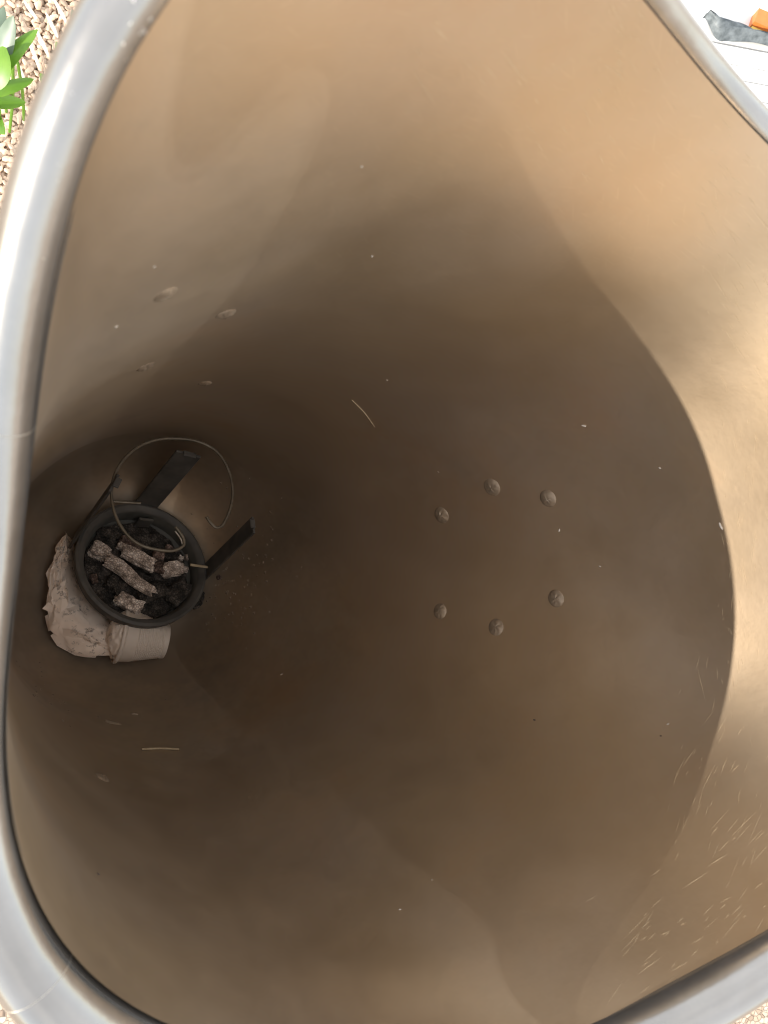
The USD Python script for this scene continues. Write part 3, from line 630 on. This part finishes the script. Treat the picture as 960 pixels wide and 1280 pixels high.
# ------------------------------------------------------------------ small things on the floor and the wall
def chip(px, L, mat, name, lab, cat, group=None, seed=0, an=None, wd=.45):
    h = on_wall(px)
    if h is None: return
    m = trimesh.creation.icosphere(1, 1.0); d = meshkit.noise(m.vertices * 1.7 + seed * 5.1, seed); m.vertices *= (.6 + .9 * d)[:, None]
    s = .62 * L * np.linalg.norm(h[0] - EYE) / F / 2; m.vertices *= [s, s * wd, min(s * .35, .0018)]
    an = rng.uniform(0, PI) if an is None else math.radians(an)
    o = obj(name, put(m, h[1], h[0] + h[1] * .0002, RIGHT * math.cos(an) + DOWN * math.sin(an)), mat, smooth=True)
    return tag(o, lab, cat, group)
GRP = 'tiny pale flecks stuck on the inner wall'
for k, (x, y, L, an) in enumerate(((452, 208, 5, 60), (465, 320, 7, 80), (730, 532, 9, -10), (699, 663, 7, -60), (750, 708, 5, 0), (825, 585, 5, 0), (145, 408, 8, 75), (193, 333, 5, 90), (484, 475, 4, 0), (548, 590, 4, 0), (500, 1137, 5, 0), (352, 843, 5, -20), (337, 765, 4, 0), (540, 1100, 3, 0), (835, 905, 4, 0))):
    chip((x, y), L, FLECK, 'fleck', 'tiny pale fleck stuck to the brown inner wall of the pot', 'fleck', GRP, k, an)
chip((668, 900), 6, DARKFLECK, 'dark_speck', 'small dark speck on the lower right inner wall', 'speck', None, 31, 20)
chip((826, 920), 4, DARKFLECK, 'dark_speck', 'dark speck nearest the lit band at right', 'speck', None, 32, 20)
chip((123, 1093), 6, DARKFLECK, 'dark_speck', 'dark speck on the lower left inner wall near the rim', 'speck', None, 33, 20)
chip((901, 657), 13, FLECK, 'paint_chip', 'pale chip standing on the edge of the sunlit band at right', 'chip', None, 41, 62, .3)
chip((274, 722), 11, HALF, 'pebble', 'pale brown pebble on the floor right of the fire dish', 'pebble', None, 12, 0, .9)
chip((140, 903), 26, DRYLEAF, 'dry_leaf', 'dull dried leaf fragment on the floor below the cup', 'leaf', None, 51, -10, .45)
chip((168, 893), 12, DRYLEAF, 'dry_leaf', 'small dried leaf crumb beside the dried leaf fragment', 'leaf', None, 52, -20, .3)
hs = [on_wall(p) for p in ((177, 938), (200, 937), (224, 938))]
stick([h[0] + h[1] * .0015 for h in hs], .0013, STRAW, 'straw_bit', 'thin pale straw lying on the floor below the cup', 'straw')
h0 = on_wall((455, 515)); h1 = on_wall((440, 500)); h2 = on_wall((468, 533))
stick([h1[0] + h1[1] * .0003, h0[0] + h0[1] * .0003, h2[0] + h2[1] * .0003], .0006, STRAW, 'hair', 'faint thin fibre stuck on the middle of the inner wall', 'fibre')
gr = []
for k in range(260):
    c = rng.choice(4); cx, cy, sx, sy = ((45, 880, 22, 26), (285, 755, 25, 22), (60, 940, 40, 26), (290, 700, 40, 50))[c]
    h = on_wall((cx + rng.normal(0, sx), cy + rng.normal(0, sy)))
    if h is None or h[0][2] > -.5: continue
    m = trimesh.creation.icosphere(0, 1.0); m.vertices *= rng.uniform(.6, 1.3, size=(len(m.vertices), 1)) * rng.uniform(.0006, .0019) * np.array([1, 1, .6])
    gr.append(put(m, h[1], h[0], rng.normal(size=3)))
tag(obj('grit', trimesh.util.concatenate(gr), GRIT, smooth=False), 'scattered dirt and grit on the floor of the pot', 'grit', kind='stuff')
